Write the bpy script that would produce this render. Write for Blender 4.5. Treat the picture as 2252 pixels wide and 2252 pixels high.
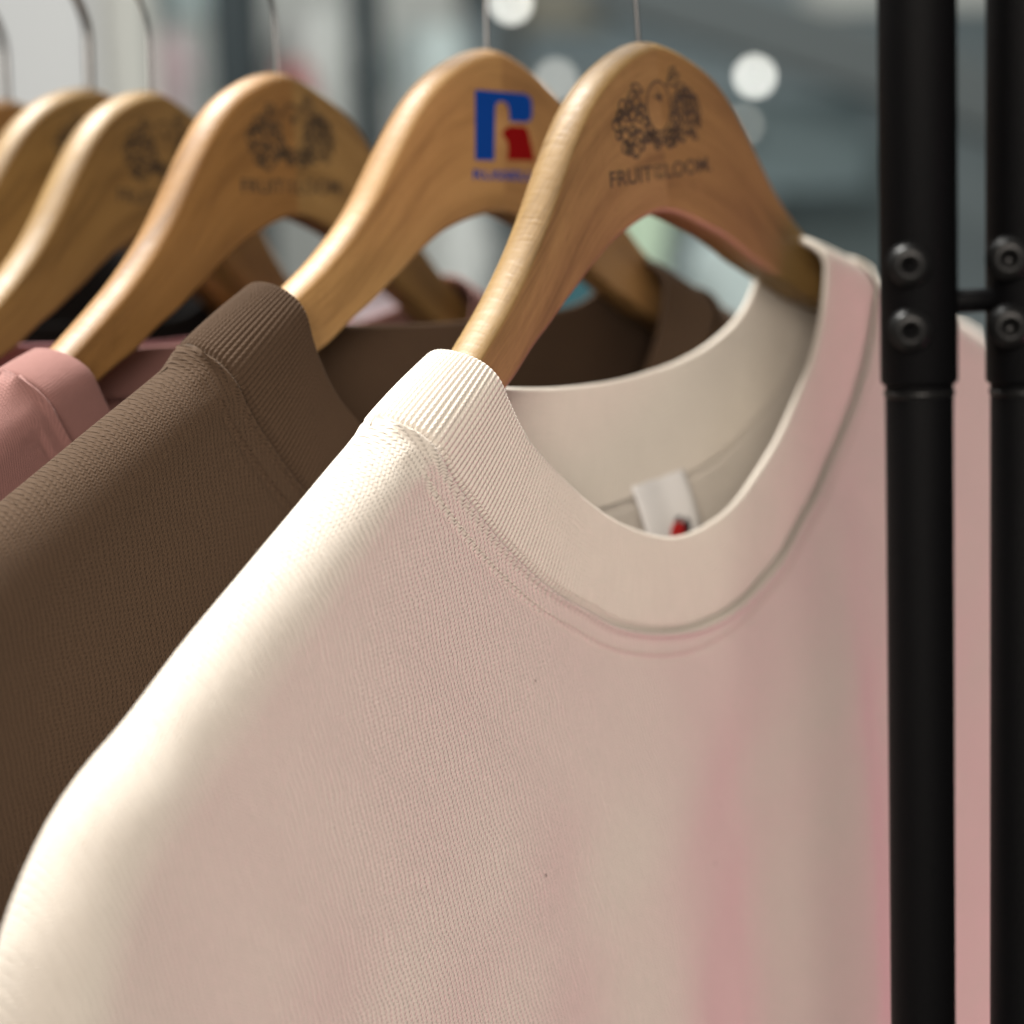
import bpy, bmesh, math, random
import numpy as np
from mathutils import Matrix, Vector
from mathutils.geometry import tessellate_polygon

random.seed(4); np.random.seed(4)
for o in list(bpy.data.objects): bpy.data.objects.remove(o)
SC = bpy.context.scene
COL = SC.collection
S = 0.00085                       # local drawing unit -> metres
CAM_Z = 1.30
PITCH, ROLL, FPX = 0.1554, -0.0268, 3800.0

# ------------------------------------------------------------------ camera
def cam_dir(x, z):
    c, s = math.cos(ROLL), math.sin(ROLL); x, z = c*x - s*z, s*x + c*z
    c, s = math.cos(-PITCH), math.sin(-PITCH)
    return Vector((x, c - s*z, s + c*z))
cam_d = bpy.data.cameras.new('camera'); cam = bpy.data.objects.new('camera', cam_d); COL.objects.link(cam)
fw = cam_dir(0, 0); rt = cam_dir(1, 0) - fw; up = cam_dir(0, 1) - fw
cam.matrix_world = Matrix(((rt.x, up.x, -fw.x, 0), (rt.y, up.y, -fw.y, 0), (rt.z, up.z, -fw.z, CAM_Z), (0, 0, 0, 1)))
cam_d.sensor_width = 36.0; cam_d.lens = 36.0*FPX/2252.0
cam_d.clip_start = 0.01; cam_d.clip_end = 60.0
cam_d.dof.use_dof = True; cam_d.dof.focus_distance = 0.480; cam_d.dof.aperture_fstop = 4.4
SC.camera = cam
def at(px, py, y):
    """world point (metres) seen at photo pixel px,py at forward distance y (units)"""
    d = cam_dir((px-1126)/FPX, -(py-1126)/FPX); d = d/d.y*y*S
    return Vector((d.x, d.y, d.z + CAM_Z))

# ------------------------------------------------------------------ light
W = bpy.data.worlds.new('World'); SC.world = W; W.use_nodes = True
W.node_tree.nodes['Background'].inputs[0].default_value = (1.0, 0.97, 0.93, 1)
W.node_tree.nodes['Background'].inputs[1].default_value = 0.16
SC.view_settings.view_transform = 'Standard'; SC.view_settings.look = 'None'
SC.view_settings.exposure = 0.0; SC.view_settings.gamma = 1.0
def area(name, loc, target, size, power, col, size_y=None):
    l = bpy.data.lights.new(name, 'AREA'); l.energy = power; l.color = col
    l.shape = 'RECTANGLE'; l.size = size; l.size_y = size_y or size
    o = bpy.data.objects.new(name, l); COL.objects.link(o); o.location = loc
    o.rotation_euler = (Vector(target) - Vector(loc)).to_track_quat('-Z', 'Y').to_euler()
    return o
HERE = (0.0, 0.56, 1.25)
area('ceiling_light', (-0.75, 1.15, 3.3), HERE, 0.75, 152, (1.0, 0.985, 0.93))
area('front_fill', (-0.10, -1.25, 1.95), HERE, 1.0, 35, (1.0, 0.90, 0.80))  # added fill lamp, out of view, brightens the cloth fronts
area('pink_bounce_fill', (0.95, 0.80, 0.50), (0.10, 0.53, 0.85), 0.45, 8.0, (1.0, 0.33, 0.48))  # added lamp, out of view, standing in for pink bounce from the right
area('hall_light', (-0.4, 3.0, 4.6), (0.2, 4.4, 1.4), 3.0, 122, (0.95, 1.0, 1.0))

# ------------------------------------------------------------------ node helpers
def new_mat(name):
    m = bpy.data.materials.new(name); m.use_nodes = True
    nt = m.node_tree; b = nt.nodes['Principled BSDF']
    return m, nt, b
def N(nt, typ, **kw):
    n = nt.nodes.new(typ)
    for k, v in kw.items(): setattr(n, k, v)
    return n
def math_n(nt, op, a, b=None, c=None):
    n = N(nt, 'ShaderNodeMath', operation=op)
    for i, v in enumerate((a, b, c)):
        if v is None: continue
        if isinstance(v, (int, float)): n.inputs[i].default_value = v
        else: nt.links.new(v, n.inputs[i])
    return n.outputs[0]
def mix_rgb(nt, f, a, b, mode='MIX'):
    n = N(nt, 'ShaderNodeMix', data_type='RGBA', blend_type=mode)
    for sock, v in ((n.inputs[0], f), (n.inputs[6], a), (n.inputs[7], b)):
        if isinstance(v, (int, float)): sock.default_value = v
        elif isinstance(v, tuple): sock.default_value = (*v[:3], 1)
        else: nt.links.new(v, sock)
    return n.outputs[2]
def noise(nt, vec, scale, detail=3, rough=0.55):
    n = N(nt, 'ShaderNodeTexNoise'); n.inputs['Scale'].default_value = scale
    n.inputs['Detail'].default_value = detail; n.inputs['Roughness'].default_value = rough
    if vec is not None: nt.links.new(vec, n.inputs['Vector'])
    return n.outputs['Fac']
def ramp(nt, fac, stops):
    n = N(nt, 'ShaderNodeValToRGB'); nt.links.new(fac, n.inputs[0]); e = n.color_ramp.elements
    while len(e) < len(stops): e.new(0.5)
    for i, (p, c) in enumerate(stops): e[i].position = p; e[i].color = (*c, 1) if len(c) == 3 else c
    return n.outputs[0]
def mapping(nt, vec, scale, rot=(0, 0, 0), loc=(0, 0, 0)):
    n = N(nt, 'ShaderNodeMapping'); nt.links.new(vec, n.inputs[0])
    n.inputs['Scale'].default_value = scale; n.inputs['Rotation'].default_value = rot; n.inputs['Location'].default_value = loc
    return n.outputs[0]
def uv_out(nt): return N(nt, 'ShaderNodeUVMap').outputs[0]

# ------------------------------------------------------------------ materials
def plain(name, col, rough=0.6, metal=0.0, vary=0.06, bump=0.0, scale=60, spec=0.3):
    m, nt, b = new_mat(name)
    oc = N(nt, 'ShaderNodeTexCoord').outputs['Object']
    f = noise(nt, oc, scale, 4)
    c = mix_rgb(nt, f, tuple(v*(1-vary) for v in col), tuple(min(1, v*(1+vary)) for v in col))
    nt.links.new(c, b.inputs['Base Color'])
    b.inputs['Roughness'].default_value = rough; b.inputs['Metallic'].default_value = metal; b.inputs['Specular IOR Level'].default_value = spec
    if bump:
        bn = N(nt, 'ShaderNodeBump'); bn.inputs['Strength'].default_value = bump; bn.inputs['Distance'].default_value = 0.0004
        nt.links.new(f, bn.inputs['Height']); nt.links.new(bn.outputs[0], b.inputs['Normal'])
    return m
def knit(name, col, pu=1.75, pv=1.55, strength=0.6, dist=0.0009, specks=0.0, rib=False, melange=0.07, sheen=0.25, gap_shade=0.5):
    """uv is in drawing units: u across the wales, v along them"""
    m, nt, b = new_mat(name)
    uv = uv_out(nt)
    wob = noise(nt, mapping(nt, uv, (0.05, 0.05, 1)), 1.0, 2)
    sp = N(nt, 'ShaderNodeSeparateXYZ'); nt.links.new(uv, sp.inputs[0])
    wob2 = noise(nt, mapping(nt, uv, (0.33, 0.20, 1), loc=(9, 4, 0)), 1.0, 3)
    U = math_n(nt, 'ADD', math_n(nt, 'ADD', sp.outputs[0], math_n(nt, 'MULTIPLY', wob, 4.0)), math_n(nt, 'MULTIPLY', wob2, 0.9))
    V = math_n(nt, 'ADD', sp.outputs[1], math_n(nt, 'MULTIPLY', wob2, 1.6))
    fu = math_n(nt, 'FRACT', math_n(nt, 'DIVIDE', U, pu))
    tri = math_n(nt, 'ABSOLUTE', math_n(nt, 'SUBTRACT', fu, 0.5))
    # every stitch is a V: two legs meeting in the middle of the wale
    ph = math_n(nt, 'ADD', math_n(nt, 'DIVIDE', V, pv), math_n(nt, 'MULTIPLY', tri, 1.5))
    legs = math_n(nt, 'MULTIPLY_ADD', math_n(nt, 'COSINE', math_n(nt, 'MULTIPLY', ph, 2*math.pi)), 0.5, 0.5)
    wale = math_n(nt, 'SUBTRACT', 1.0, math_n(nt, 'POWER', math_n(nt, 'MULTIPLY', tri, 2.0), 3.0))
    dip = math_n(nt, 'SUBTRACT', 1.0, legs)
    hole = math_n(nt, 'MULTIPLY', math_n(nt, 'SUBTRACT', 1.0, wale), math_n(nt, 'MULTIPLY_ADD', dip, 0.75, 0.25))
    h = math_n(nt, 'SUBTRACT', 1.0, math_n(nt, 'ADD', hole, math_n(nt, 'MULTIPLY', dip, 0.22)))
    if rib: h = math_n(nt, 'MULTIPLY', legs, 0.5)
    fz = noise(nt, uv, 1.6, 5, 0.7)
    h = math_n(nt, 'ADD', h, math_n(nt, 'MULTIPLY', fz, 0.35))
    bn = N(nt, 'ShaderNodeBump'); bn.inputs['Strength'].default_value = strength; bn.inputs['Distance'].default_value = dist
    nt.links.new(h, bn.inputs['Height']); nt.links.new(bn.outputs[0], b.inputs['Normal'])
    f1 = noise(nt, mapping(nt, uv, (0.9, 0.12, 1)), 0.8, 4, 0.65)
    c = mix_rgb(nt, f1, tuple(v*(1-melange) for v in col), tuple(min(1, v*(1+melange)) for v in col))
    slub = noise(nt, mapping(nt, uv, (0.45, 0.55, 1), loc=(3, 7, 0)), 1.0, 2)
    gap = math_n(nt, 'MULTIPLY', hole, math_n(nt, 'MULTIPLY', math_n(nt, 'MULTIPLY_ADD', slub, 1.8, 0.1), 0.1 if rib else gap_shade))
    c = mix_rgb(nt, gap, c, tuple(v*0.45 for v in col))  # cavity shade between the stitches, painted into the base colour
    if specks:
        vo = N(nt, 'ShaderNodeTexVoronoi', feature='F1'); vo.inputs['Scale'].default_value = 0.06
        nt.links.new(mapping(nt, uv, (1, 0.6, 1)), vo.inputs['Vector'])
        near = math_n(nt, 'LESS_THAN', vo.outputs['Distance'], 0.024)
        keep = math_n(nt, 'GREATER_THAN', N_sep(nt, vo.outputs['Color']), 0.45)
        c = mix_rgb(nt, math_n(nt, 'MULTIPLY', math_n(nt, 'MULTIPLY', near, keep), specks), c, (0.08, 0.05, 0.035))
    nt.links.new(c, b.inputs['Base Color'])
    b.inputs['Roughness'].default_value = 0.92
    b.inputs['Specular IOR Level'].default_value = 0.15
    b.inputs['Sheen Weight'].default_value = sheen; b.inputs['Sheen Roughness'].default_value = 0.5
    b.inputs['Sheen Tint'].default_value = (*[min(1, 0.4+v) for v in col], 1)
    return m
def N_sep(nt, colsock):
    n = N(nt, 'ShaderNodeSeparateColor'); nt.links.new(colsock, n.inputs[0]); return n.outputs[0]
def wood(name, light, dark, seed):
    m, nt, b = new_mat(name)
    uv = mapping(nt, uv_out(nt), (1, 1, 1), loc=(seed*37.0, seed*11.0, seed*5.0))
    broad = noise(nt, mapping(nt, uv, (0.010, 0.085, 0.05)), 1.0, 4, 0.6)
    fine = noise(nt, mapping(nt, uv, (0.035, 0.9, 0.4)), 1.0, 5, 0.65)
    pores = noise(nt, mapping(nt, uv, (0.16, 2.4, 2.0)), 1.0, 3, 0.6)
    fig = noise(nt, mapping(nt, uv, (0.75, 0.10, 0.12)), 1.0, 3, 0.6)
    mixv = math_n(nt, 'ADD', math_n(nt, 'MULTIPLY', broad, 0.75), math_n(nt, 'MULTIPLY', fine, 0.35))
    c = ramp(nt, mixv, [(0.42, tuple(v*0.8 for v in dark)), (0.55, tuple((a+b_)/2 for a, b_ in zip(light, dark))), (0.68, light)])
    c = mix_rgb(nt, ramp(nt, pores, [(0.60, (0, 0, 0)), (0.72, (1, 1, 1))]), c, tuple(v*0.62 for v in dark))
    c = mix_rgb(nt, math_n(nt, 'MULTIPLY', fig, 0.22), c, tuple(min(1, v*1.35) for v in light))
    nt.links.new(c, b.inputs['Base Color'])
    r = ramp(nt, fig, [(0.3, (0.42,)*3), (0.7, (0.62,)*3)]); nt.links.new(r, b.inputs['Roughness'])
    b.inputs['Specular IOR Level'].default_value = 0.5
    b.inputs['Coat Weight'].default_value = 0.06; b.inputs['Coat Roughness'].default_value = 0.3
    bn = N(nt, 'ShaderNodeBump'); bn.inputs['Strength'].default_value = 0.5; bn.inputs['Distance'].default_value = 0.0004
    hh = math_n(nt, 'ADD', math_n(nt, 'MULTIPLY', fig, 0.6), math_n(nt, 'MULTIPLY', pores, -0.5))
    nt.links.new(hh, bn.inputs['Height']); nt.links.new(bn.outputs[0], b.inputs['Normal'])
    return m
def emit(name, col, power):
    m, nt, b = new_mat(name); b.inputs['Base Color'].default_value = (*col, 1)
    b.inputs['Emission Color'].default_value = (*col, 1); b.inputs['Emission Strength'].default_value = power
    return m

M = dict(
    cream=knit('cream_fleece', (0.685, 0.622, 0.548), specks=0.9, gap_shade=0.42),
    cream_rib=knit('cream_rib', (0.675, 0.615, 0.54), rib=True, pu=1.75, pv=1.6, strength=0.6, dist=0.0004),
    brown=knit('brown_fleece', (0.074, 0.0455, 0.0280), strength=0.55, sheen=0.04, gap_shade=0.4),
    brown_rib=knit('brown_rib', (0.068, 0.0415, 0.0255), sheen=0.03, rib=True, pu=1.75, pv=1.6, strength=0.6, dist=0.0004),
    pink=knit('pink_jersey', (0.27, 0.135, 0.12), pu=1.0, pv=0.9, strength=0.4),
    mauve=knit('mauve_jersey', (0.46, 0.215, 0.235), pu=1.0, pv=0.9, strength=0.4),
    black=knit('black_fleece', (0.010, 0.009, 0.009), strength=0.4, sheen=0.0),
    wood_a=wood('lacquered_wood_warm', (0.303, 0.188, 0.066), (0.176, 0.096, 0.029), 1),
    wood_b=wood('lacquered_wood_rosy', (0.280, 0.169, 0.053), (0.170, 0.092, 0.026), 2),
    wood_c=wood('lacquered_wood_pale', (0.404, 0.234, 0.088), (0.268, 0.140, 0.046), 3),
    wood_d=wood('lacquered_wood_pale_rosy', (0.364, 0.202, 0.075), (0.242, 0.122, 0.042), 4),
    wood_e=wood('lacquered_wood_olive', (0.311, 0.163, 0.050), (0.184, 0.087, 0.023), 5),
    ink=plain('grey_black_ink', (0.075, 0.057, 0.040), 0.7, spec=0.1),
    ink_blue=plain('blue_ink', (0.002, 0.046, 0.27), 0.6, spec=0.08),
    ink_red=plain('red_ink', (0.19, 0.002, 0.003), 0.6, spec=0.08),
    chrome=plain('bright_steel', (0.30, 0.30, 0.30), 0.34, 1.0, 0.02),
    powder=plain('black_powder_coat', (0.0026, 0.0026, 0.0031), 0.5, 0.0, 0.25, 0.5, 2600, 0.10),
    bolt=plain('blackened_steel', (0.005, 0.005, 0.005), 0.38, 0.0, 0.1, spec=0.35),
    label=plain('white_label_satin', (0.78, 0.77, 0.76), 0.55, 0.0, 0.02),
    apple=plain('apple_red', (0.42, 0.012, 0.012), 0.6), leaf=plain('leaf_green', (0.02, 0.09, 0.05), 0.6),
    grape=plain('grape_black', (0.012, 0.010, 0.016), 0.6),
)

# ------------------------------------------------------------------ object helpers
def mesh_obj(name, verts, faces, mat, parent=None, uv=None, smooth=True):
    me = bpy.data.meshes.new(name)
    v = np.asarray(verts, dtype=np.float64).reshape(-1, 3)
    me.from_pydata(v.tolist(), [], [tuple(int(i) for i in f) for f in faces])
    if uv is not None:
        lay = me.uv_layers.new(name='UVMap')
        idx = np.empty(len(me.loops), dtype=np.int32); me.loops.foreach_get('vertex_index', idx)
        lay.data.foreach_set('uv', np.asarray(uv, dtype=np.float32)[idx].ravel())
    me.materials.append(mat)
    if smooth: me.polygons.foreach_set('use_smooth', [True]*len(me.polygons))
    me.update()
    o = bpy.data.objects.new(name, me); COL.objects.link(o)
    if parent: o.parent = parent
    return o
def grid_faces(n, m, wrap_n=False, off=0, flip=False):
    i = np.arange(n if wrap_n else n-1)[:, None]; j = np.arange(m-1)[None, :]
    a = i*m + j; b = ((i+1) % n)*m + j; c = b+1; d = a+1
    f = np.stack([a, b, c, d] if not flip else [a, d, c, b], -1).reshape(-1, 4) + off
    return f
def thing(name, label, cat, mw=None, group=None):
    o = bpy.data.objects.new(name, None); COL.objects.link(o); o.empty_display_size = 0.02
    if mw is not None: o.matrix_world = mw
    o['label'] = label; o['category'] = cat
    if group: o['group'] = group
    return o
def tag(o, label, cat, group=None):
    o['label'] = label; o['category'] = cat
    if group: o['group'] = group
    return o
def L(u, v, w):
    """garment/hanger frame (u across, v up, w to the front) in units -> local metres"""
    return np.stack(np.broadcast_arrays(np.asarray(u, float), -np.asarray(w, float), np.asarray(v, float)), -1)*S
def frame(x, y, z, yaw, tilt):
    a = Vector((math.cos(yaw), math.sin(yaw), 0)); b = Vector((0, 0, 1))
    u = math.cos(tilt)*a + math.sin(tilt)*b; v = -math.sin(tilt)*a + math.cos(tilt)*b; w = u.cross(v)
    m = Matrix((( u.x, -w.x, v.x, x*S), (u.y, -w.y, v.y, y*S), (u.z, -w.z, v.z, z*S+CAM_Z), (0, 0, 0, 1)))
    return m
def bm_obj(name, bm, mat, parent=None, smooth=False):
    me = bpy.data.meshes.new(name); bm.to_mesh(me); bm.free(); me.materials.append(mat)
    if smooth: me.polygons.foreach_set('use_smooth', [True]*len(me.polygons))
    o = bpy.data.objects.new(name, me); COL.objects.link(o)
    if parent: o.parent = parent
    return o
def tube(path, r, seg=12, closed=False):
    P = np.asarray(path, float); n = len(P)
    T = np.gradient(P, axis=0); T /= np.linalg.norm(T, axis=1)[:, None]
    ref = np.array([0, 1.0, 0]) if abs(T[0][1]) < 0.9 else np.array([1.0, 0, 0])
    vs = []
    for k in range(n):
        a = np.cross(T[k], ref); a /= np.linalg.norm(a); b = np.cross(T[k], a)
        rr = r[k] if hasattr(r, '__len__') else r
        for q in range(seg):
            t = 2*math.pi*q/seg; vs.append(P[k] + rr*(math.cos(t)*a + math.sin(t)*b))
    fs = []
    for k in range(n-1):
        for q in range(seg):
            fs.append((k*seg+q, k*seg+(q+1) % seg, (k+1)*seg+(q+1) % seg, (k+1)*seg+q))
    fs.append(tuple(range(seg))[::-1]); fs.append(tuple(range((n-1)*seg, n*seg)))
    return np.array(vs), fs
def lathe(profile, seg=32):
    """profile: list of (r, z); axis z"""
    vs, fs = [], []
    for r, z in profile:
        for q in range(seg):
            t = 2*math.pi*q/seg; vs.append((r*math.cos(t), r*math.sin(t), z))
    n = len(profile)
    for k in range(n-1):
        for q in range(seg):
            fs.append((k*seg+q, k*seg+(q+1) % seg, (k+1)*seg+(q+1) % seg, (k+1)*seg+q))
    return np.array(vs), fs
def box_bm(bm, c, size, bevel=0.0, rot=None):
    r = bmesh.ops.create_cube(bm, size=1.0)
    mt = Matrix.Translation(c) @ (rot.to_4x4() if rot else Matrix.Identity(4)) @ Matrix.Diagonal((*size, 1))
    bmesh.ops.transform(bm, matrix=mt, verts=r['verts'])
    if bevel:
        es = list({e for v in r['verts'] for e in v.link_edges})
        bmesh.ops.bevel(bm, geom=es, offset=bevel, segments=2, affect='EDGES', profile=0.5)

# ------------------------------------------------------------------ hanger pieces
KN = [0, 6, 12, 18, 24, 30, 36, 42, 48, 56, 64, 74, 84, 96, 110, 130]
KT = [0.0, -1.7, -3.0, -5.2, -8.2, -10.8, -15.0, -19.5, -25.9, -36.0, -47.4, -61.3, -72.1, -83.0, -93.5, -108.4]
KB = [-60.5, -61.0, -62.2, -64.0, -66.0, -68.2, -70.6, -74.2, -77.6, -83.2, -87.8, -94.2, -99.4, -107.6, -114.1, -125.5]
XN = [150, 180, 214, 245, 272]; XT = [-120, -135, -153, -170, -186]; XB = [-136.5, -152, -169, -184.5, -198]
KU = np.array(KN + XN, float); KT = np.array(KT + XT, float); KB = np.array(KB + XB, float)
D10 = np.arange(-140, 141, 10.)
DELTA = {
 1: ([-3.9,-3.2,-2.5,-1.8,-1.1,-.4,.2,.3,.1,-.2,-.2,.1,.4,.3,.1,-.2,-.2,.2,.6,.7,.6,.4,.3,.5,.7,1.0,1.2,1.5,1.7],
     [-4.4,-3.4,-2.4,-1.4,-.3,.7,1.6,2.3,2.6,2.3,1.9,1.7,1.5,.8,-.5,-2.0,-3.3,-4.0,-4.2,-4.1,-3.5,-2.6,-1.6,-.6,.3,1.2,2.1,3.0,3.9]),
 2: ([3.7,3.0,2.4,1.7,1.0,.4,-.2,-.6,-.6,-.5,0,.7,1.2,1.2,.6,-.2,-.9,-1.3,-1.7,-2.1,-2.4,-2.3,-1.6,-.1,1.0,1.5,2,2,2],
     [-2.5,-2.3,-2.1,-1.9,-1.6,-1.4,-1.1,-.7,-.1,.6,.9,.8,.2,-.6,-1.4,-2.3,-2.8,-3.2,-3.2,-3.1,-2.8,-2.2,-1.4,-.3,1.0,2.0,2,2,2]),
 3: ([.4,.1,-.2,-.4,-.3,-.1,0,.1,0,.1,.3,.3,0,-.5,-1.3,-2.2,-2.3,-1.6,-.2,1.0,1.5,1.8,2,2,2,2,2,2,2],
     [-.4,-.1,.2,.5,.7,.6,.4,.3,.3,.6,1.0,1.4,1.9,2.3,2.6,2.8,2.8,2.7,2.6,2.4,2.2,2.0,1.7,1.4,1.2,.9,.6,.3,0])}
TH = 16.0
def smooth1(y, n):
    k = np.hanning(2*n+3)[1:-1]; k /= k.sum()
    return np.convolve(np.pad(y, n, mode='reflect', reflect_type='odd'), k, mode='valid')
def outline(kind):
    u = np.arange(-272, 272.01, 1.6)
    dt, db = DELTA[kind]
    T = np.interp(np.abs(u), KU, KT); B = np.interp(np.abs(u), KU, KB)
    fade = np.clip((185-np.abs(u))/45, 0, 1)
    T += np.interp(u, D10, dt)*fade; B += np.interp(u, D10, db)*fade
    if kind in (1, 2):                      # the right arm of these two rides a little higher
        lift = np.clip((u-110)/140, 0, 1)*(16 if kind == 1 else 8); T += lift; B += lift
    return u, smooth1(T, 6), smooth1(B, 3)
def arm_mesh(kind, side):
    u, T, B = outline(kind)
    sel = (u <= 0.01) if side < 0 else (u >= -0.01)
    i0 = np.where(sel)[0]
    def nrm(y):
        dy = np.gradient(y, u); n = np.stack([-dy, np.ones_like(dy)], 1); return n/np.linalg.norm(n, axis=1)[:, None]
    nT, nB = nrm(T), -nrm(B)
    h = TH/2; bul = 3.3
    prof = []                                # (edge, inset, w): around the section
    tt = [1.0, 0.985, 0.95, 0.88, 0.76, 0.6, 0.4, 0.2, 0.0]
    tt = tt + [-q for q in tt[-2::-1]]
    prof.append(('t', bul+0.9, h)); prof.append(('t', bul+0.35, h-0.05))
    for q in tt[1:-1]: prof.append(('t', bul*(1-math.sqrt(1-(q*0.93)**2))/(1-math.sqrt(1-0.93**2)), h*q))
    prof.append(('t', bul+0.35, -h+0.05)); prof.append(('t', bul+0.9, -h))
    r2 = 2.4
    for k in range(5):
        a = math.pi/2*k/4; prof.append(('b', r2*(1-math.sin(a)), -(h - r2*(1-math.cos(a)))))
    for k in range(4, -1, -1):
        a = math.pi/2*k/4; prof.append(('b', r2*(1-math.sin(a)), h - r2*(1-math.cos(a))))
    m = len(prof); V = np.zeros((len(i0), m, 3)); UV = np.zeros((len(i0), m, 2))
    mid = (T+B)/2; arc = np.concatenate([[0], np.cumsum(np.hypot(np.diff(u), np.diff(mid)))]); arc -= np.interp(0, u, arc)
    for j, (e, ins, w) in enumerate(prof):
        y, n = (T, nT) if e == 't' else (B, nB)
        if e == 't': ins = ins - 0.75*bul - 0.3                # the outline data is the front edge; the back of the bulge rises above it
        P = np.stack([u, y], 1) - n*ins
        P = P[i0]; uu = np.where(np.abs(u[i0]) < 0.9, 0.0, P[:, 0])
        uu = np.minimum(uu, 0) if side < 0 else np.maximum(uu, 0)
        V[:, j] = L(uu, P[:, 1], w - h)
        across = (y-mid)[i0] - (1 if e == 't' else -1)*ins
        UV[:, j, 0] = arc[i0]; UV[:, j, 1] = across + (h - w)*(1 if e == 't' else -1)
    f = []
    n = len(i0)
    for i in range(n-1):
        for j in range(m):
            f.append((i*m+j, (i+1)*m+j, (i+1)*m+(j+1) % m, i*m+(j+1) % m))
    end = (n-1) if side > 0 else 0
    f.append(tuple(end*m+j for j in range(m)))
    return V.reshape(-1, 3), f, UV.reshape(-1, 2)
ARM = {}
def arm(kind, side, mat, parent):
    if (kind, side) not in ARM: ARM[kind, side] = arm_mesh(kind, side)
    v, f, uv = ARM[kind, side]
    o = mesh_obj('arm', v, f, mat, parent, uv)
    bm = bmesh.new(); bm.from_mesh(o.data); bmesh.ops.recalc_face_normals(bm, faces=bm.faces); bm.to_mesh(o.data); bm.free()
    return o
def hook(parent, r=2.0):
    p = [(0, v) for v in (-6, 0, 6, 12, 18, 22)]
    b0, b1, b2, b3 = np.array((0, 22.)), np.array((0, 36.)), np.array((-12.5, 46.)), np.array((-20.5, 57.))
    for t in np.linspace(0.08, 1, 12): p.append(tuple(b0*(1-t)**3 + 3*b1*t*(1-t)**2 + 3*b2*t*t*(1-t) + b3*t**3))
    for a in np.arange(208, -30, -9.0): p.append((25.5*math.cos(math.radians(a)), 72+25.5*math.sin(math.radians(a))))
    P = np.array(p); P[17:, 0] -= P[17, 0]-P[16, 0]-0.0 if abs(P[17, 0]-P[16, 0]) > 6 else 0
    v, f = tube(L(P[:, 0], P[:, 1], np.full(len(P), -TH/2)), r*S, 14)
    return mesh_obj('hook', v, f, M['chrome'], parent)
PW = 0.12
def poly_print(name, polys, mat, parent, w=PW):
    bm = bmesh.new()
    for pl in polys:
        pl = [p for k, p in enumerate(pl) if math.hypot(p[0]-pl[k-1][0], p[1]-pl[k-1][1]) > 1e-4]
        vs = [bm.verts.new(tuple(L(a, b, w))) for a, b in pl]
        if len(pl) <= 4 or len(polys) > 3: bm.faces.new(vs); continue
        for t in tessellate_polygon([[Vector((a, b, 0)) for a, b in pl]]): bm.faces.new([vs[i] for i in t])
    bmesh.ops.recalc_face_normals(bm, faces=bm.faces)
    return bm_obj(name, bm, mat, parent)
def ring_poly(cu, cv, ru, rv, wd, a0=0, a1=360, n=22, rot=0):
    """quads of a thin stroke along an ellipse"""
    out = []; pts = []
    for k in range(n+1):
        a = math.radians(a0+(a1-a0)*k/n); c, s = math.cos(a), math.sin(a); cr, sr = math.cos(rot), math.sin(rot)
        def q(x, y): return (cu + cr*x - sr*y, cv + sr*x + cr*y)
        pts.append((q((ru-wd/2)*c, (rv-wd/2)*s), q((ru+wd/2)*c, (rv+wd/2)*s)))
    for k in range(n): out.append([pts[k][0], pts[k][1], pts[k+1][1], pts[k+1][0]])
    return out
def disc_poly(cu, cv, ru, rv, n=16, rot=0):
    return [[(cu+math.cos(rot)*ru*math.cos(t)-math.sin(rot)*rv*math.sin(t), cv+math.sin(rot)*ru*math.cos(t)+math.cos(rot)*rv*math.sin(t)) for t in [2*math.pi*k/n for k in range(n)]]]
def text_part(name, s, u0, u1, v0, v1, mat, parent, w=PW, bold=0.0):
    cu = bpy.data.curves.new(name, 'FONT'); cu.body = s; cu.size = 1.0; cu.offset = bold
    t = bpy.data.objects.new(name, cu); COL.objects.link(t)
    dg = bpy.context.evaluated_depsgraph_get(); me = bpy.data.meshes.new_from_object(t.evaluated_get(dg))
    bpy.data.objects.remove(t)
    co = np.array([v.co[:] for v in me.vertices]); lo, hi = co.min(0), co.max(0)
    uu = u0 + (co[:, 0]-lo[0])/(hi[0]-lo[0])*(u1-u0); vv = v0 + (co[:, 1]-lo[1])/(hi[1]-lo[1])*(v1-v0)
    new = L(uu, vv, w)
    for i, v in enumerate(me.vertices): v.co = new[i]
    me.materials.clear(); me.materials.append(mat)
    me.name = name
    o = bpy.data.objects.new(name, me); COL.objects.link(o); o.parent = parent
    return o
def leaf(cu, cv, ln, wd, ang, stroke=0.7):
    """outlined leaf with a midrib"""
    out = []; ca, sa = math.cos(ang), math.sin(ang)
    def q(x, y): return (cu+ca*x-sa*y, cv+sa*x+ca*y)
    n = 8
    for sgn in (1, -1):
        pts = []
        for k in range(n+1):
            t = k/n; y = sgn*wd/2*math.sin(math.pi*t)**0.8; yi = sgn*max(0.0, abs(y)-stroke)
            pts.append((q(ln*t, y), q(ln*t, yi)))
        for k in range(n): out.append([pts[k][0], pts[k][1], pts[k+1][1], pts[k+1][0]])
    out.append([q(0, -0.25), q(ln, -0.15), q(ln, 0.15), q(0, 0.25)])
    return out
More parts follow.
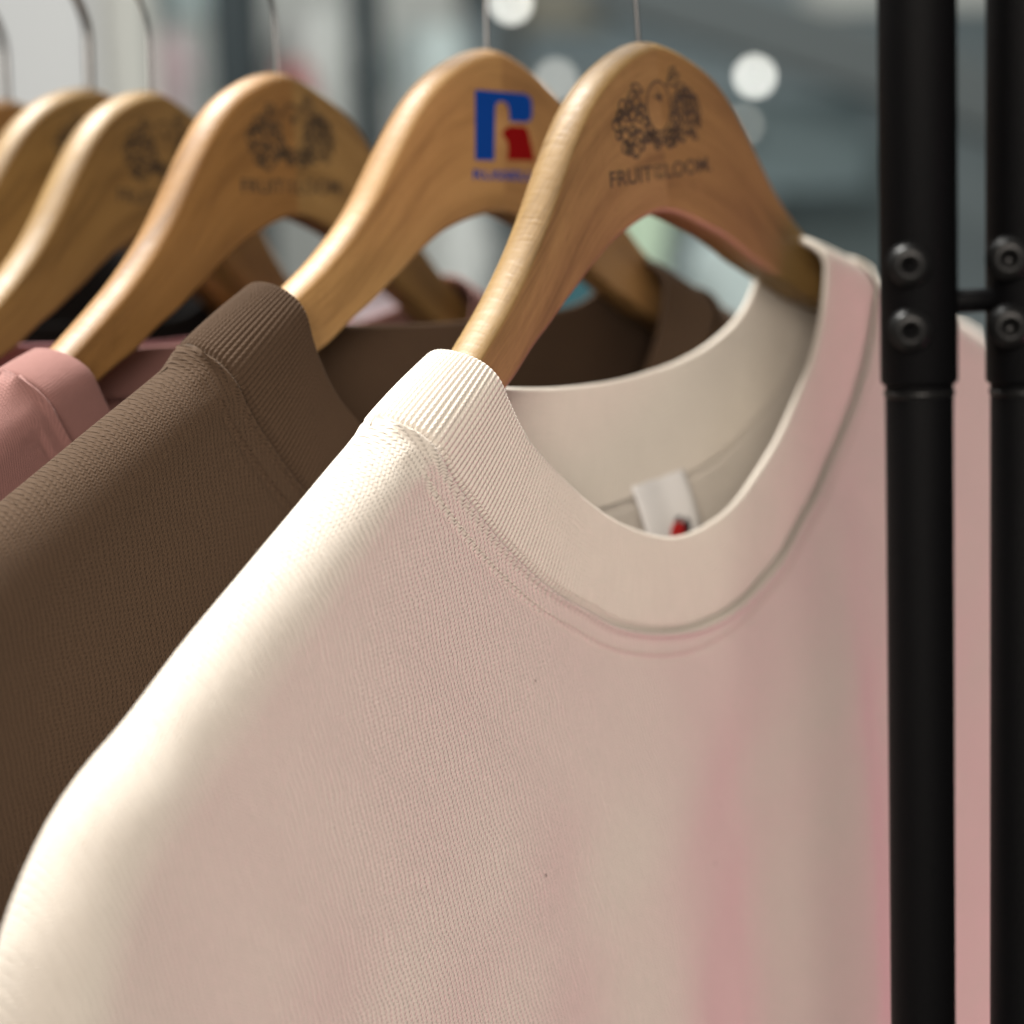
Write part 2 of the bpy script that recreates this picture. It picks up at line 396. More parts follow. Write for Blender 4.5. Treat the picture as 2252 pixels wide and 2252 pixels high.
def fruit_logo(parent, mat):
    rnd = random.Random(7); P = []
    P += ring_poly(-1.5, -22.0, 7.4, 9.2, 0.8, n=30)                     # apple in the middle
    P += disc_poly(-0.8, -18.6, 1.0, 2.0, rot=0.3) + ring_poly(-0.9, -17.4, 3.0, 1.5, 0.6, 190, 350, 10)
    def cluster(cx, cy, rx, ry, n, r0, r1):
        done = []
        for _ in range(900):
            if len(done) >= n: break
            a, q = rnd.uniform(0, 2*math.pi), math.sqrt(rnd.random())
            x, y, r = cx+rx*q*math.cos(a), cy+ry*q*math.sin(a), rnd.uniform(r0, r1)
            if ((x+1.5)/9.4)**2 + ((y+22)/11.0)**2 < 1: continue
            if all(math.hypot(x-X, y-Y) > (r+R_)*0.86 for X, Y, R_ in done): done.append((x, y, r))
        out = []
        for x, y, r in done:
            t = rnd.uniform(0, 6.28)
            out.extend(ring_poly(x, y, r, r*0.94, 0.75, n=14)); out.extend(ring_poly(x, y, r*0.52, r*0.52, 0.8, math.degrees(t), math.degrees(t)+190, 8))
        return out
    P += cluster(-16.5, -27.5, 11.5, 9.6, 34, 1.7, 2.6)
    P += cluster(15.0, -26.0, 9.0, 8.6, 24, 1.5, 2.3)
    P += cluster(0, -33.6, 9.5, 3.0, 9, 1.5, 2.2)
    for cu, cv, ln, wd, an in ((4, -14.4, 10, 5, 0.35), (9, -15.0, 11, 5.4, -0.35), (13, -17.4, 10, 5, -0.95), (6.0, -12.6, 6.5, 4, 0.8), (-10.5, -16.2, 8, 4.2, 2.75),
                               (-14, -15.6, 7.5, 4, 3.5), (-24.5, -21, 6, 3.4, 4.2), (20.0, -20, 6.5, 3.6, -0.7), (22, -26.6, 6, 3.4, -1.2), (17.4, -32.4, 6, 3.8, -0.6),
                               (-7.5, -31.6, 8, 4, 5.6), (3.6, -30.4, 7, 3.6, 5.2), (-23, -33.0, 6, 3.2, 5.0)):
        P += leaf(cu, cv, ln, wd, an, 0.7)
    o = poly_print('fruit_emblem', P, mat, parent, PW); return o
def fruit_lettering(parent, mat):
    text_part('lettering', 'FRUIT', -34.5, -8.6, -48.6, -42.9, mat, parent, bold=0.012)
    text_part('small_lettering', 'OF', -7.6, -1.2, -45.2, -43.0, mat, parent, bold=0.012)
    text_part('small_lettering', 'THE', -7.6, -1.2, -48.5, -46.2, mat, parent, bold=0.012)
    text_part('lettering', 'LOOM.', -0.2, 30.0, -48.5, -42.9, mat, parent, bold=0.012)
def r_logo(parent):
    def mp(x, y): return (-16+(x-390)*33.5/490, -14.5-(y-590)*27/625)
    arcs = lambda cx, cy, rx, ry, a0, a1, n=8: [(cx+rx*math.cos(math.radians(a0+(a1-a0)*k/n)), cy-ry*math.sin(math.radians(a0+(a1-a0)*k/n))) for k in range(n+1)]
    blue = [(390, 590), (800, 590)] + arcs(800, 672, 84, 82, 90, 0) + [(884, 772)] + arcs(822, 772, 62, 80, 0, -90) + [(682, 852), (676, 735)] + \
           arcs(617, 735, 58, 60, 0, 180) + [(548, 1000), (540, 1215), (376, 1215)]
    red = [(640, 922), (690, 892), (815, 892), (845, 930), (872, 1060), (900, 1205), (652, 1205), (662, 1130), (662, 1050), (640, 1010), (608, 968)]
    poly_print('blue_letter_mark', [[mp(*p) for p in blue]], M['ink_blue'], parent)
    poly_print('red_letter_mark', [[mp(*p) for p in red]], M['ink_red'], parent)
    text_part('lettering', 'RUSSELL', -18.3, 18.5, -49.0, -45.2, M['ink_blue'], parent, bold=0.025)
POSE = {1: (57.93, 657.07, 70.02, 0.8510, 0.1062), 2: (0.69, 704.6, 73.24, 0.8392, -0.0072), 3: (-85.14, 726.43, 70.28, 0.9922, 0.0014),
        4: (-144.7, 765.4, 67.5, math.radians(63.8), math.radians(-2.5)), 5: (-179.5, 799.4, 72.6, math.radians(58.4), math.radians(-2.7)),
        6: (-226.0, 832.0, 71.5, math.radians(58.4), math.radians(-1.0))}
GH = 'wooden hangers on the rail'
HL = {1: ('light wooden hanger with grey fruit print holding the cream sweatshirt', 1, 'wood_a', 'wood_b', 'fruit'),
      2: ('pale wooden hanger with blue and red letter print holding the brown sweatshirt', 2, 'wood_c', 'wood_d', 'r'),
      3: ('wooden hanger with blurred fruit print holding the salmon pink tee', 3, 'wood_e', 'wood_a', 'fruit'),
      4: ('wooden hanger directly behind the one holding the salmon pink tee, print half hidden', 3, 'wood_b', 'wood_b', 'fruit'),
      5: ('wooden hanger under the right one of the two curved steel hooks in view', 3, 'wood_b', 'wood_e', 'fruit'),
      6: ('wooden hanger at the far left end of the row, only its top showing', 3, 'wood_e', 'wood_b', None)}
for k in range(1, 7):
    lab, kind, ma, mb, logo = HL[k]
    h = thing('coat_hanger', lab, 'hanger', frame(*POSE[k]), GH)
    arm(kind, -1, M[ma], h); arm(kind, 1, M[mb], h); hook(h, 2.0 if k > 4 else 0.85)
    if logo == 'fruit': fruit_logo(h, M['ink']); fruit_lettering(h, M['ink'])
    if logo == 'r': r_logo(h)

# ------------------------------------------------------------------ garments
def catmull(P, n=1200):
    P = np.asarray(P, float); d = np.concatenate([[0], np.cumsum(np.linalg.norm(np.diff(P, axis=0), axis=1)**0.5)])
    t = np.linspace(0, d[-1], n); out = np.zeros((n, P.shape[1]))
    m = np.gradient(P, d, axis=0)
    i = np.clip(np.searchsorted(d, t, side='right')-1, 0, len(d)-2); hh = d[i+1]-d[i]; s = ((t-d[i])/hh)[:, None]; hh = hh[:, None]
    return (2*s**3-3*s**2+1)*P[i] + (s**3-2*s**2+s)*hh*m[i] + (-2*s**3+3*s**2)*P[i+1] + (s**3-s**2)*hh*m[i+1]
def resample(P, n):
    d = np.concatenate([[0], np.cumsum(np.linalg.norm(np.diff(P, axis=0), axis=1))]); t = np.linspace(0, d[-1], n)
    return np.stack([np.interp(t, d, P[:, k]) for k in range(P.shape[1])], 1)
def sstep(x): x = np.clip(x, 0, 1); return x*x*(3-2*x)
def polydist(u, v, poly):
    best = np.full(u.shape, 1e9)
    for (a, b), (c, d) in zip(poly[:-1], poly[1:]):
        ex, ey = c-a, d-b; l2 = ex*ex+ey*ey+1e-12
        t = np.clip(((u-a)*ex+(v-b)*ey)/l2, 0, 1); best = np.minimum(best, (u-a-t*ex)**2+(v-b-t*ey)**2)
    return np.sqrt(best)
LEFT = [(-90, -83), (-108, -94), (-122, -102.5), (-133, -107.5), (-142, -110.5), (-150, -114), (-180, -131), (-199, -142), (-228, -159), (-252, -175), (-267, -183.5),
        (-279, -192.5), (-290, -204.5), (-297, -214), (-303, -224), (-311, -246), (-318, -290), (-323, -370), (-326, -640)]
RIGHT = [(90, -71), (108, -82), (123, -88), (136, -93.5), (148, -97.5), (170, -105), (210, -120), (247, -136), (275, -150), (294, -172), (305, -205), (313, -250), (319, -310), (323, -380), (326, -640)]
def sup(hw, vr, drop, n, a0, a1, k=15, tilt=0.0):
    out = []
    for t in np.linspace(a0, a1, k):
        c, s = math.cos(t), math.sin(t)
        u = hw*math.copysign(abs(c)**(2/n), c); out.append((u, vr + tilt*u - drop*abs(s)**(2/n)))
    return out
class Garment:
    def __init__(g, name, label, cat, pose, cu, mats, FE, FS, BE, BS, rib=True, depth=12.0, grow=14.0, half=1.7, folds=None, res=1.0, left=LEFT, right=RIGHT, group=None, hem=-640, push=0.0):
        g.cu, g.depth, g.grow, g.half, g.folds, g.push = cu, depth, grow, half, folds, push
        g.ridge = np.concatenate([np.array(left)[::-1], np.array(right)])   # hem-left ... neck-left, neck-right ... hem-right
        g.nl = len(left)
        sm_l = resample(catmull(np.array(left), 200), 120); sm_r = resample(catmull(np.array(right), 200), 120)
        g.rl, g.rr = sm_l, sm_r
        g.t = thing(name, label, cat, frame(*pose), group)
        body, ribm = mats
        FE, FS, BE, BS = (resample(catmull(np.array(c), 2400), 2400) for c in (FE, FS, BE, BS))
        g.FS, g.BS = FS, BS
        g.collar(FE, FS, BE, BS, ribm, rib, res)
        g.panel(1, FS, body, res, hem); g.panel(-1, BS, body, res*1.8, hem)
    def rdist(g, u, v): return np.minimum(polydist(u, v, g.rl), polydist(u, v, g.rr))
    def w(g, u, v, side):
        u = np.asarray(u, float); v = np.asarray(v, float)
        d = g.rdist(u, v)
        rho = 13 + 11*sstep((np.abs(u)-120)/140)
        q = 1-np.minimum(d/rho, 1); gg = np.sqrt(np.maximum(0, 1-q*q))
        D = g.depth + g.grow*sstep((-130-v)/300)
        if side > 0:
            if g.folds: D = D + g.folds(u, v)
        else: D = D*0.95
        if side > 0: return -8.0 + (D+8.0)*gg
        return -8.0 - D*gg
    def surf(g, P, side):
        return np.stack([P[..., 0], P[..., 1], g.w(P[..., 0], P[..., 1], side)], -1)
    def collar(g, FE, FS, BE, BS, mat, rib, res):
        tv = np.array([-0.08, 0.0, 0.025, 0.05, 0.08, 0.13, 0.25, 0.42, 0.62, 0.82, 1.0]); nt = len(tv)
        def lift(C, side):
            """curve on the cloth: w grows from the shoulder fold along the curve"""
            d = np.concatenate([[0], np.cumsum(np.linalg.norm(np.diff(C, axis=0), axis=1))]); l = np.minimum(d, d[-1]-d)
            q = 1-np.minimum(l/13.0, 1); gg = np.sqrt(np.maximum(0, 1-q*q))
            w = g.w(C[:, 0], C[:, 1], side); far = sstep((l-9)/10)
            D = g.depth + g.grow*sstep((-130-C[:, 1])/300)
            wl = (-8 + (D+8)*gg) if side > 0 else (-8 - D*gg)
            return np.stack([C[:, 0], C[:, 1], w*far + wl*(1-far)], 1)
        def half_loop(E, Sm, side, n):
            e = resample(lift(E, side), 3000); s = resample(lift(Sm, side), 3000)
            ts = tv[None, :, None]
            G = s[:, None]*(1-ts) + e[:, None]*ts
            mid = G[:, 7]; d = np.concatenate([[0], np.cumsum(np.linalg.norm(np.diff(mid, axis=0), axis=1))])
            t = np.linspace(0, d[-1], n); G = np.stack([np.stack([np.interp(t, d, G[:, j, k]) for k in (0, 1, 2)], -1) for j in range(nt)], 1)
            return G, d[-1]
        per = 7 if rib else 3; pitch = 1.75
        _, lf = half_loop(FE, FS, 1, 50); _, lb = half_loop(BE, BS, -1, 50)
        kf = int(round(lf/pitch)); kb = int(round(lb/pitch))
        nf, nb = int(kf*per*res), int(kb*per*res)
        A, _ = half_loop(FE, FS, 1, nf+1); Bk, _ = half_loop(BE[::-1], BS[::-1], -1, nb+1)
        P = np.concatenate([A[:-1], Bk[:-1]], 0); n = len(P)          # closed loop
        phase = np.concatenate([np.arange(nf)/nf*kf, kf + np.arange(nb)/nb*kb])
        # soften the crease where front and back halves meet
        for _ in range(10): P = 0.5*P + 0.25*(np.roll(P, 1, 0)+np.roll(P, -1, 0))
        du = np.roll(P, -1, 0)-np.roll(P, 1, 0); dv = np.gradient(P, axis=1)
        nr = np.cross(du, dv); nr /= np.linalg.norm(nr, axis=2)[..., None]
        cen = P.mean((0, 1)); 
        if (nr[:nf, 4, 2].mean()) < 0: nr = -nr
        tin = dv[:, -1]/np.linalg.norm(dv[:, -1], axis=1)[:, None]
        h = g.half
        amp = 1.0 if rib else 0.0
        wave = (np.abs(np.cos(np.pi*phase))**0.6 - 0.8)[:, None, None]
        ts = tv
        belly = (0.85+0.35*np.sin(np.pi*np.clip(ts, 0, 1)))[None, :, None]
        outer = P + nr*(h*belly - 1.7*np.exp(-(np.maximum(ts, 0)/0.05)**2)[None, :, None] + amp*wave)
        inner = P - nr*(h*belly + amp*wave*0.8)
        rounds = []
        for k in range(1, 6):
            a = math.pi*k/6
            rounds.append(P[:, -1] + tin*h*0.95*math.sin(a) + nr[:, -1]*(h*0.85+amp*wave[:, 0])*math.cos(a))
        G = np.concatenate([outer, np.stack(rounds, 1), inner[:, ::-1]], 1); m = G.shape[1]
        lw = np.concatenate([[0], np.cumsum(np.linalg.norm(np.diff(G.mean(0), axis=0), axis=1))])
        band = lw
        uv = np.stack(np.broadcast_arrays((phase*1.75)[:, None], band[None, :]), -1)
        mesh_obj('collar', L(G[..., 0], G[..., 1], G[..., 2]).reshape(-1, 3), grid_faces(n, m, True), mat, g.t, uv.reshape(-1, 2))
    def panel(g, side, seam, mat, res, hem):
        # upper boundary: left ridge up to the seam, along the seam, down the right ridge
        rl, rr = g.rl, g.rr
        a = rl[rl[:, 0] < seam[0, 0]-0.4][::-1]; b = rr[rr[:, 0] > seam[-1, 0]+0.4]
        top = np.concatenate([resample(a, max(20, int(150/res))), resample(seam, max(30, int(240/res))), resample(b, max(20, int(110/res)))])
        nr_ = int(190/res); tau = np.linspace(0, 1, nr_)**1.9
        u = np.repeat(top[:, 0][:, None], nr_, 1)
        v = top[:, 1][:, None] + (hem - top[:, 1])[:, None]*tau[None, :]
        v = np.minimum(v, top[:, 1][:, None])
        P = np.stack([u, v, g.w(u, v, side)], -1)
        d = g.rdist(u, v); ds = polydist(u, v, resample(seam, 90))
        du = np.gradient(P, axis=0); dv = np.gradient(P, axis=1)
        nr = np.cross(dv, du); ln = np.linalg.norm(nr, axis=2); nr = nr/np.maximum(ln, 1e-9)[..., None]
        if nr[nr.shape[0]//2, nr.shape[1]//3, 2]*side < 0: nr = -nr
        lip = (2.6*np.exp(-((ds-0.9)/1.3)**2) + 1.3*sstep((8.6-ds)/1.6) - 0.45*np.exp(-((ds-9.4)/0.8)**2))
        P = P + nr*(lip*(0.9 if side > 0 else 0.4))[..., None]
        rho = 20.0; arc = np.where(d < rho, (rho-d)*0.45, 0)
        uv = np.stack([u*0.98 + 0.10*v, v + arc], -1)
        o = mesh_obj('front_panel' if side > 0 else 'back_panel', L(P[..., 0], P[..., 1], P[..., 2]).reshape(-1, 3),
                     grid_faces(*P.shape[:2], flip=side < 0), mat, g.t, uv.reshape(-1, 2))
        if side > 0: g.P, g.nr, g.ds = P, nr, ds
        return o
    def stitches(g, mat, offs=((7.4, 2.1, 0.26), (-3.0, 1.75, 0.17)), name='stitching'):
        """two rows of sewing thread along the neck seam, lying on the cloth"""
        V, F = [], []
        seam = g.FS
        t = np.gradient(seam, axis=0); t /= np.linalg.norm(t, axis=1)[:, None]; n2 = np.stack([t[:, 1], -t[:, 0]], 1)   # away from the neck
        for off, pitch, r in offs:
            line = seam + n2*off; line = line[(line[:, 0] > seam[0, 0]-2) & (line[:, 0] < seam[-1, 0]+2)]
            d = np.concatenate([[0], np.cumsum(np.linalg.norm(np.diff(line, axis=0), axis=1))])
            for q in np.arange(2, d[-1]-2, pitch):
                p0 = np.array([np.interp(q-pitch*0.36, d, line[:, k]) for k in (0, 1)]); p1 = np.array([np.interp(q+pitch*0.36, d, line[:, k]) for k in (0, 1)])
                pts = []
                for s_ in np.linspace(0, 1, 4):
                    pp = p0*(1-s_)+p1*s_; lift = (1.15 if off > 0 else 1.75) + 0.25*math.sin(math.pi*s_)
                    pts.append((pp[0], pp[1], float(g.w(pp[0], pp[1], 1))+lift))
                P = np.array(pts); v, f = tube(L(P[:, 0], P[:, 1], P[:, 2]), np.array([0.5, 1, 1, 0.5])*r*S, 6)
                o0 = sum(len(x) for x in V); V.append(v); F += [tuple(i+o0 for i in ff) for ff in f]
        o = mesh_obj(name, np.concatenate(V), F, mat, g.t); o['kind'] = 'stuff'
        return o

FE1 = [(-108, -94), (-106, -98), (-101, -111), (-93, -126), (-84, -136), (-74, -146), (-63, -156), (-49, -166), (-34, -174), (-18, -180), (0, -182), (20, -179), (40, -171), (60, -159), (77, -145), (92, -130), (102, -112), (107, -96), (108, -82)]
FS1 = [(-142, -110.5), (-139, -115), (-133, -128), (-124, -141), (-113, -155), (-101, -168), (-88, -180), (-74, -190), (-60, -200), (-45, -207.3), (-29, -212.7), (-11, -216.5), (7, -217), (26, -214.8), (47, -207.3), (68, -196), (89, -181), (112, -162), (130, -141), (142, -115), (146, -97)]
BE1 = [(-108, -94), (-104, -101), (-92, -108), (-66, -115), (-44, -119.5), (-23, -122.5), (-2, -124.5), (20, -125), (44, -124), (67, -120), (88, -112), (101, -100), (108, -82)]
BS1 = [(-142, -110.5), (-136, -124), (-122, -139), (-100, -151), (-70, -160), (-37, -165), (0, -167), (36, -166.5), (66, -162), (95, -152), (118, -139), (138, -118), (146, -97)]
BE2 = [(-108, -94), (-103, -98), (-90, -102.5), (-58, -105), (-20, -106.5), (20, -106.5), (60, -105), (90, -100), (102, -92), (108, -82)]
BS2 = [(-142, -110.5), (-134, -124), (-118, -135), (-90, -143), (-45, -148), (0, -149), (45, -148), (90, -142), (120, -130), (138, -114), (146, -97)]
def sh(c, k): return [(a+k, b) for a, b in c]
CU = -15.0
def folds_cream(u, v):
    t = sstep((-195-v)/120); u = u - 0.10*(v+300)
    return t*(12*np.exp(-((u+66)/33)**2) - 5.0*np.exp(-((u-2)/22)**2) + 9*np.exp(-((u-66)/30)**2) + 3.5*np.exp(-((u+150)/60)**2)) \
        + 1.0*np.sin(u/23+v/60)*t + 0.7*np.sin(u/11.0+2*np.sin(v/31))*np.sin(v/17.0+u/29)*sstep((-135-v)/60) + 2.0*np.exp(-((u-75)/16)**2)*sstep((-160-v)/60)
def folds_soft(u, v):
    t = sstep((-150-v)/150); return t*(3*np.sin(u/38.0+1)+2*np.sin(u/21.0+v/90))
def tee(hw, vr, drop, n=2.3, tilt=0.05): return sup(hw, vr, drop, n, math.pi, 0 if drop > 0 else 0, 25, tilt)
GG = 'garments hanging on the rail'
SHL, SHR = sh(LEFT, CU), sh(RIGHT, CU)
LEFT2 = [(-90, -75), (-108, -87.5), (-122, -97), (-133, -103.5), (-142, -108.5)] + LEFT[5:]
SHL2 = sh(LEFT2, CU)
cream = Garment('sweatshirt', 'cream crew neck sweatshirt with ribbed collar on the nearest hanger', 'sweatshirt', POSE[1], CU, (M['cream'], M['cream_rib']),
                sh(FE1, CU), sh(FS1, CU), sh(BE1, CU), sh(BS1, CU), folds=folds_cream, left=SHL, right=SHR, group=GG)
cream.stitches(M['cream_rib'])
brown = Garment('sweatshirt', 'brown crew neck sweatshirt with ribbed collar behind the cream one', 'sweatshirt', POSE[2], CU, (M['brown'], M['brown_rib']),
                sh([LEFT2[1], (-106, -94)] + FE1[2:], CU), sh([LEFT2[4]] + FS1[1:], CU), sh([LEFT2[1]] + BE2[1:], CU), sh([LEFT2[4]] + BS2[1:], CU), folds=folds_soft, left=SHL2, right=SHR, group=GG)
brown.stitches(M['brown_rib'])
TFE = [(-125, -104), (-121, -110), (-112, -127), (-95, -149), (-72, -168), (-42, -182), (0, -188), (42, -182), (72, -168), (96, -148), (113, -124), (123, -100), (126, -86)]
TFS = [(-145, -111), (-141, -120), (-130, -139), (-110, -163), (-82, -184), (-46, -199), (0, -205), (46, -199), (82, -184), (111, -162), (131, -137), (142, -115), (146, -96)]
TBE = [(-125, -104), (-116, -106), (-92, -107), (-45, -108), (0, -108.5), (45, -107.5), (92, -102), (117, -95), (126, -86)]
TBS = [(-145, -111), (-134, -118), (-105, -123), (-50, -126), (0, -126.5), (50, -125), (105, -119), (135, -109), (146, -96)]
pink = Garment('tee_shirt', 'salmon pink tee shirt hanging behind the brown sweatshirt', 'tee shirt', POSE[3], -11, (M['pink'], M['pink']),
               sh(TFE, -11), sh(TFS, -11), sh(TBE, -11), sh(TBS, -11), rib=False, half=1.0, depth=10.5, folds=folds_soft, left=sh(LEFT, -11), right=sh(RIGHT, -11), res=1.4, group=GG)
mauve = Garment('tee_shirt', 'dusky mauve tee shirt between the salmon tee and the black hooded sweatshirt', 'tee shirt', POSE[4], -11, (M['mauve'], M['mauve']),
                sh(TFE, -11), sh(TFS, -11), sh(TBE, -11), sh(TBS, -11), rib=False, half=1.0, depth=10.5, left=sh(LEFT, -11), right=sh(RIGHT, -11), res=2.0, group=GG)
black = Garment('sweatshirt', 'black hooded sweatshirt in shadow between the left hangers, behind both pink tees', 'sweatshirt', POSE[5], CU, (M['black'], M['black']),
                sh(FE1, CU), sh(FS1, CU), sh(BE2, CU), sh(BS2, CU), rib=False, left=SHL, right=SHR, res=2.0, group=GG)
def hood(g):
    """the hood lying slumped behind the neck"""
    n, m = 72, 40; V = []
    for i in range(n):
        a = 2*math.pi*i/n
        for j in range(m):
            b = math.pi*j/(m-1)
            x = math.copysign(abs(math.cos(b))**0.8, math.cos(b)); rr = math.sin(b)**0.7
            u = 150*x - 15; v = -122 + 60*rr*math.sin(a)*(1-0.12*x*x) - 16*x*x; w = -40 + 15*rr*math.cos(a) + 2.2*math.sin(6*b+3*a)*rr
            V.append((u, v, w))
    P = np.array(V); mesh_obj('hood', L(P[:, 0], P[:, 1], P[:, 2]), grid_faces(n, m, True), M['black'], g.t, P[:, :2])
hood(black)
def fuzz(g, n, mat, seed, ln=(1.6, 4.5), dmax=30):
    """loose cotton fibres standing off the cloth near the shoulder"""
    r = np.random.RandomState(seed); P, Nn = g.P, g.nr
    d = g.rdist(P[..., 0], P[..., 1]); ok = (d < dmax) & (P[..., 1] > -330) & (P[..., 0] < -60)
    I = np.argwhere(ok); I = I[r.randint(0, len(I), n)]
    V, F = [], []
    for q, (i, j) in enumerate(I):
        p = P[i, j]; nn = Nn[i, j]; a = r.normal(size=3); a -= nn*a.dot(nn); a /= np.linalg.norm(a)
        L_ = r.uniform(*ln); lean = r.uniform(0.3, 1.6)
        pts = [p - nn*0.2, p + (nn*0.55 + a*lean*0.35)*L_*0.5, p + (nn*0.7 + a*lean*0.9 + r.normal(size=3)*0.25)*L_*0.8]
        side = np.cross(a, nn)*0.05; o = len(V)
        for k, c in enumerate(pts):
            w_ = 1.0 if k < 2 else 0.4; V.append(c - side*w_); V.append(c + side*w_); V.append(c + nn*0.06*w_)
        for k in range(2):
            for e in range(3): F.append((o+3*k+e, o+3*k+(e+1) % 3, o+3*k+3+(e+1) % 3, o+3*k+3+e))
    V = np.array(V); ob = mesh_obj('lint_fuzz', L(V[:, 0], V[:, 1], V[:, 2]), F, mat, g.t); ob['kind'] = 'stuff'
fuzz(cream, 1500, plain('cream_fibre', (0.8, 0.74, 0.66), 0.9), 3, (0.9, 2.6), 12)
fuzz(brown, 1200, plain('brown_fibre', (0.13, 0.08, 0.045), 0.9), 5, (0.8, 2.2), 14)
# neck label of the cream sweatshirt
def neck_label(g):
    nu, nv = 14, 16; us, vs = np.linspace(-13.0, 22.5, nu), np.linspace(0, 1, nv)
    V = []; 
    for k, s_ in enumerate(vs):
        for j, a in enumerate(us):
            u = a + 6.5*s_; v = -166.5 - 30*s_ - 0.02*a; V.append((u, v, -18.2 + 2.2*math.sin(math.pi*s_*0.7) + 0.4*math.sin(j*0.7)))
    P = np.array(V); F = grid_faces(nv, nu)
    lab = mesh_obj('neck_label', L(P[:, 0], P[:, 1], P[:, 2]), F, M['label'], g.t)
    md = lab.modifiers.new('thick', 'SOLIDIFY'); md.thickness = 0.0004; md.offset = -1
    def blob(name, cu, cv, r, mat):
        bm = bmesh.new(); bmesh.ops.create_uvsphere(bm, u_segments=16, v_segments=8, radius=1.0)
        c = L(cu+4, cv-1, -15.9)
        bmesh.ops.transform(bm, matrix=Matrix.Translation(c) @ Matrix.Diagonal((r[0]*S, 0.0003, r[1]*S, 1)), verts=bm.verts)
        return bm_obj(name, bm, mat, lab, True)
    blob('printed_apple', 8.0, -190.5, (5.2, 5.6), M['apple'])
    blob('printed_leaf', -0.8, -192.0, (3.8, 2.2), M['leaf']); blob('printed_grapes', 14.6, -188.8, (3.0, 4.0), M['grape'])
    blob('printed_stalk', 9.0, -184.6, (2.4, 1.3), M['grape'])
neck_label(cream)

# ------------------------------------------------------------------ black rack at the right
rack = thing('clothes_rack', 'black steel clothes rack with two bolted uprights at the right', 'clothes rack', Matrix.Translation(at(2024, 1126, 495)*1.0))
base = rack.location.copy()
rack.rotation_euler = (0, -0.0163, 0)      # the rack stands a touch out of plumb
def loc(p): return Vector(p) - base
def post(px, y, off):
    p = at(px, 845, y); zj = p.z; x, yy = p.x - base.x, p.y - base.y
    lean = 0.0
    k_ = y/540.0; r1, r2 = 11.9*S*k_, 10.5*S*k_
    prof = [(r2, -base.z + 0.0), (r2, zj-base.z-0.0016), (r2, zj-base.z-0.0002)]
    v, f = lathe(prof, 40); v[:, 0] += x; v[:, 1] += yy
    mesh_obj('upright', v, f, M['powder'], rack)
    prof = [(r2*0.9, zj-base.z), (r1-0.0010, zj-base.z), (r1-0.0003, zj-base.z+0.0004), (r1, zj-base.z+0.0012), (r1, 0.42), (r1-0.001, 0.421), (0.0001, 0.421)]
    v, f = lathe(prof, 48); v[:, 0] += x; v[:, 1] += yy
    mesh_obj('sleeve', v, f, M['powder'], rack)
    prof = [(r2*0.9, zj-base.z-0.0030), (r2+0.0002, zj-base.z-0.0028), (r2+0.0004, zj-base.z-0.0020), (r2+0.0002, zj-base.z-0.0013), (r2*0.9, zj-base.z-0.0011)]
    v, f = lathe(prof, 40); v[:, 0] += x; v[:, 1] += yy
    mesh_obj('collar_ring', v, f, M['bolt'], rack)
    for bpx, bpy_ in off:
        q = at(bpx, bpy_, y-11.3*k_); c = loc(q)
        ax = Vector((c.x - x, c.y - yy, 0)).normalized(); ax = (ax*0.25 + Vector((-0.10, -1, 0))).normalized()
        R = 6.1*S*k_
        prof = [(R*1.0, -0.002), (R*1.0, 0.0006), (R*0.97, 0.0009), (R*0.86, 0.0014), (R*0.70, 0.0018), (R*0.56, 0.0020), (R*0.50, 0.00195), (R*0.46, 0.0017)]
        v, f = lathe(prof, 48)
        v0 = len(v); hexv = [(R*0.42*math.cos(math.pi/3*k+0.3), R*0.42*math.sin(math.pi/3*k+0.3)) for k in range(6)]
        ring = [(R*0.46*math.cos(2*math.pi*k/48), R*0.46*math.sin(2*math.pi*k/48)) for k in range(48)]
        top = len(prof)-1
        extra = []
        for z in (0.00165, -0.0012):
            for k in range(48):
                a = 2*math.pi*k/48 - 0.3; seg = (a % (math.pi/3)) - math.pi/6; rr = R*0.36/math.cos(seg)
                extra.append((rr*math.cos(2*math.pi*k/48), rr*math.sin(2*math.pi*k/48), z))
        v = np.concatenate([v, np.array(extra)])
        for k in range(48):
            k2 = (k+1) % 48
            f.append((top*48+k, top*48+k2, v0+k2, v0+k)); f.append((v0+k, v0+k2, v0+48+k2, v0+48+k))
        f.append(tuple(v0+48+k for k in range(48)))
        Rm = ax.to_track_quat('Z', 'Y').to_matrix()
        v = np.array([tuple(Rm @ Vector(p) + c) for p in v])
        bo = mesh_obj('bolt', v, f, M['bolt'], rack)
        # washer under the head
        prof = [(R*1.12, -0.002), (R*1.12, 0.0001), (R*1.05, 0.0004), (R*0.9, 0.0004)]
        v, f = lathe(prof, 48); v = np.array([tuple(Rm @ Vector(p) + c) for p in v])
        mesh_obj('washer', v, f, M['powder'], bo)
    return x, yy
xa, ya = post(2026, 495, [(2009, 583), (2009, 727)])
xb, yb = post(2258, 500, [(2228, 572), (2228, 722)])
za = at(2140, 663, 497).z - base.z
v, f = tube(np.array([(xa, ya, za), (xb, yb, za)]), 3.4*S, 20); mesh_obj('connector', v, f, M['powder'], rack)
for q in (0.46, 0.62):
    pass
# rail the hooks hang on, with its end bracket
def rail_pt(k):
    m = frame(*POSE[k]); return m @ Vector((0, TH/2*S, 83*S))
p1, p6 = rail_pt(1), rail_pt(6); zr = np.mean([rail_pt(k).z for k in range(1, 7)])
dirr = (p6-p1); dirr.z = 0; dirr.normalize()
e0 = p1 - dirr*0.10; e0.z = zr; e1 = p6 + dirr*0.5; e1.z = zr
v, f = tube(np.array([tuple(loc(e0)), tuple(loc(e1))]), 12*S, 24); mesh_obj('rail', v, f, M['powder'], rack)
v, f = tube(np.array([(xa, ya, zr-base.z), tuple(loc(e0))]), 10*S, 20); mesh_obj('bracket', v, f, M['powder'], rack)

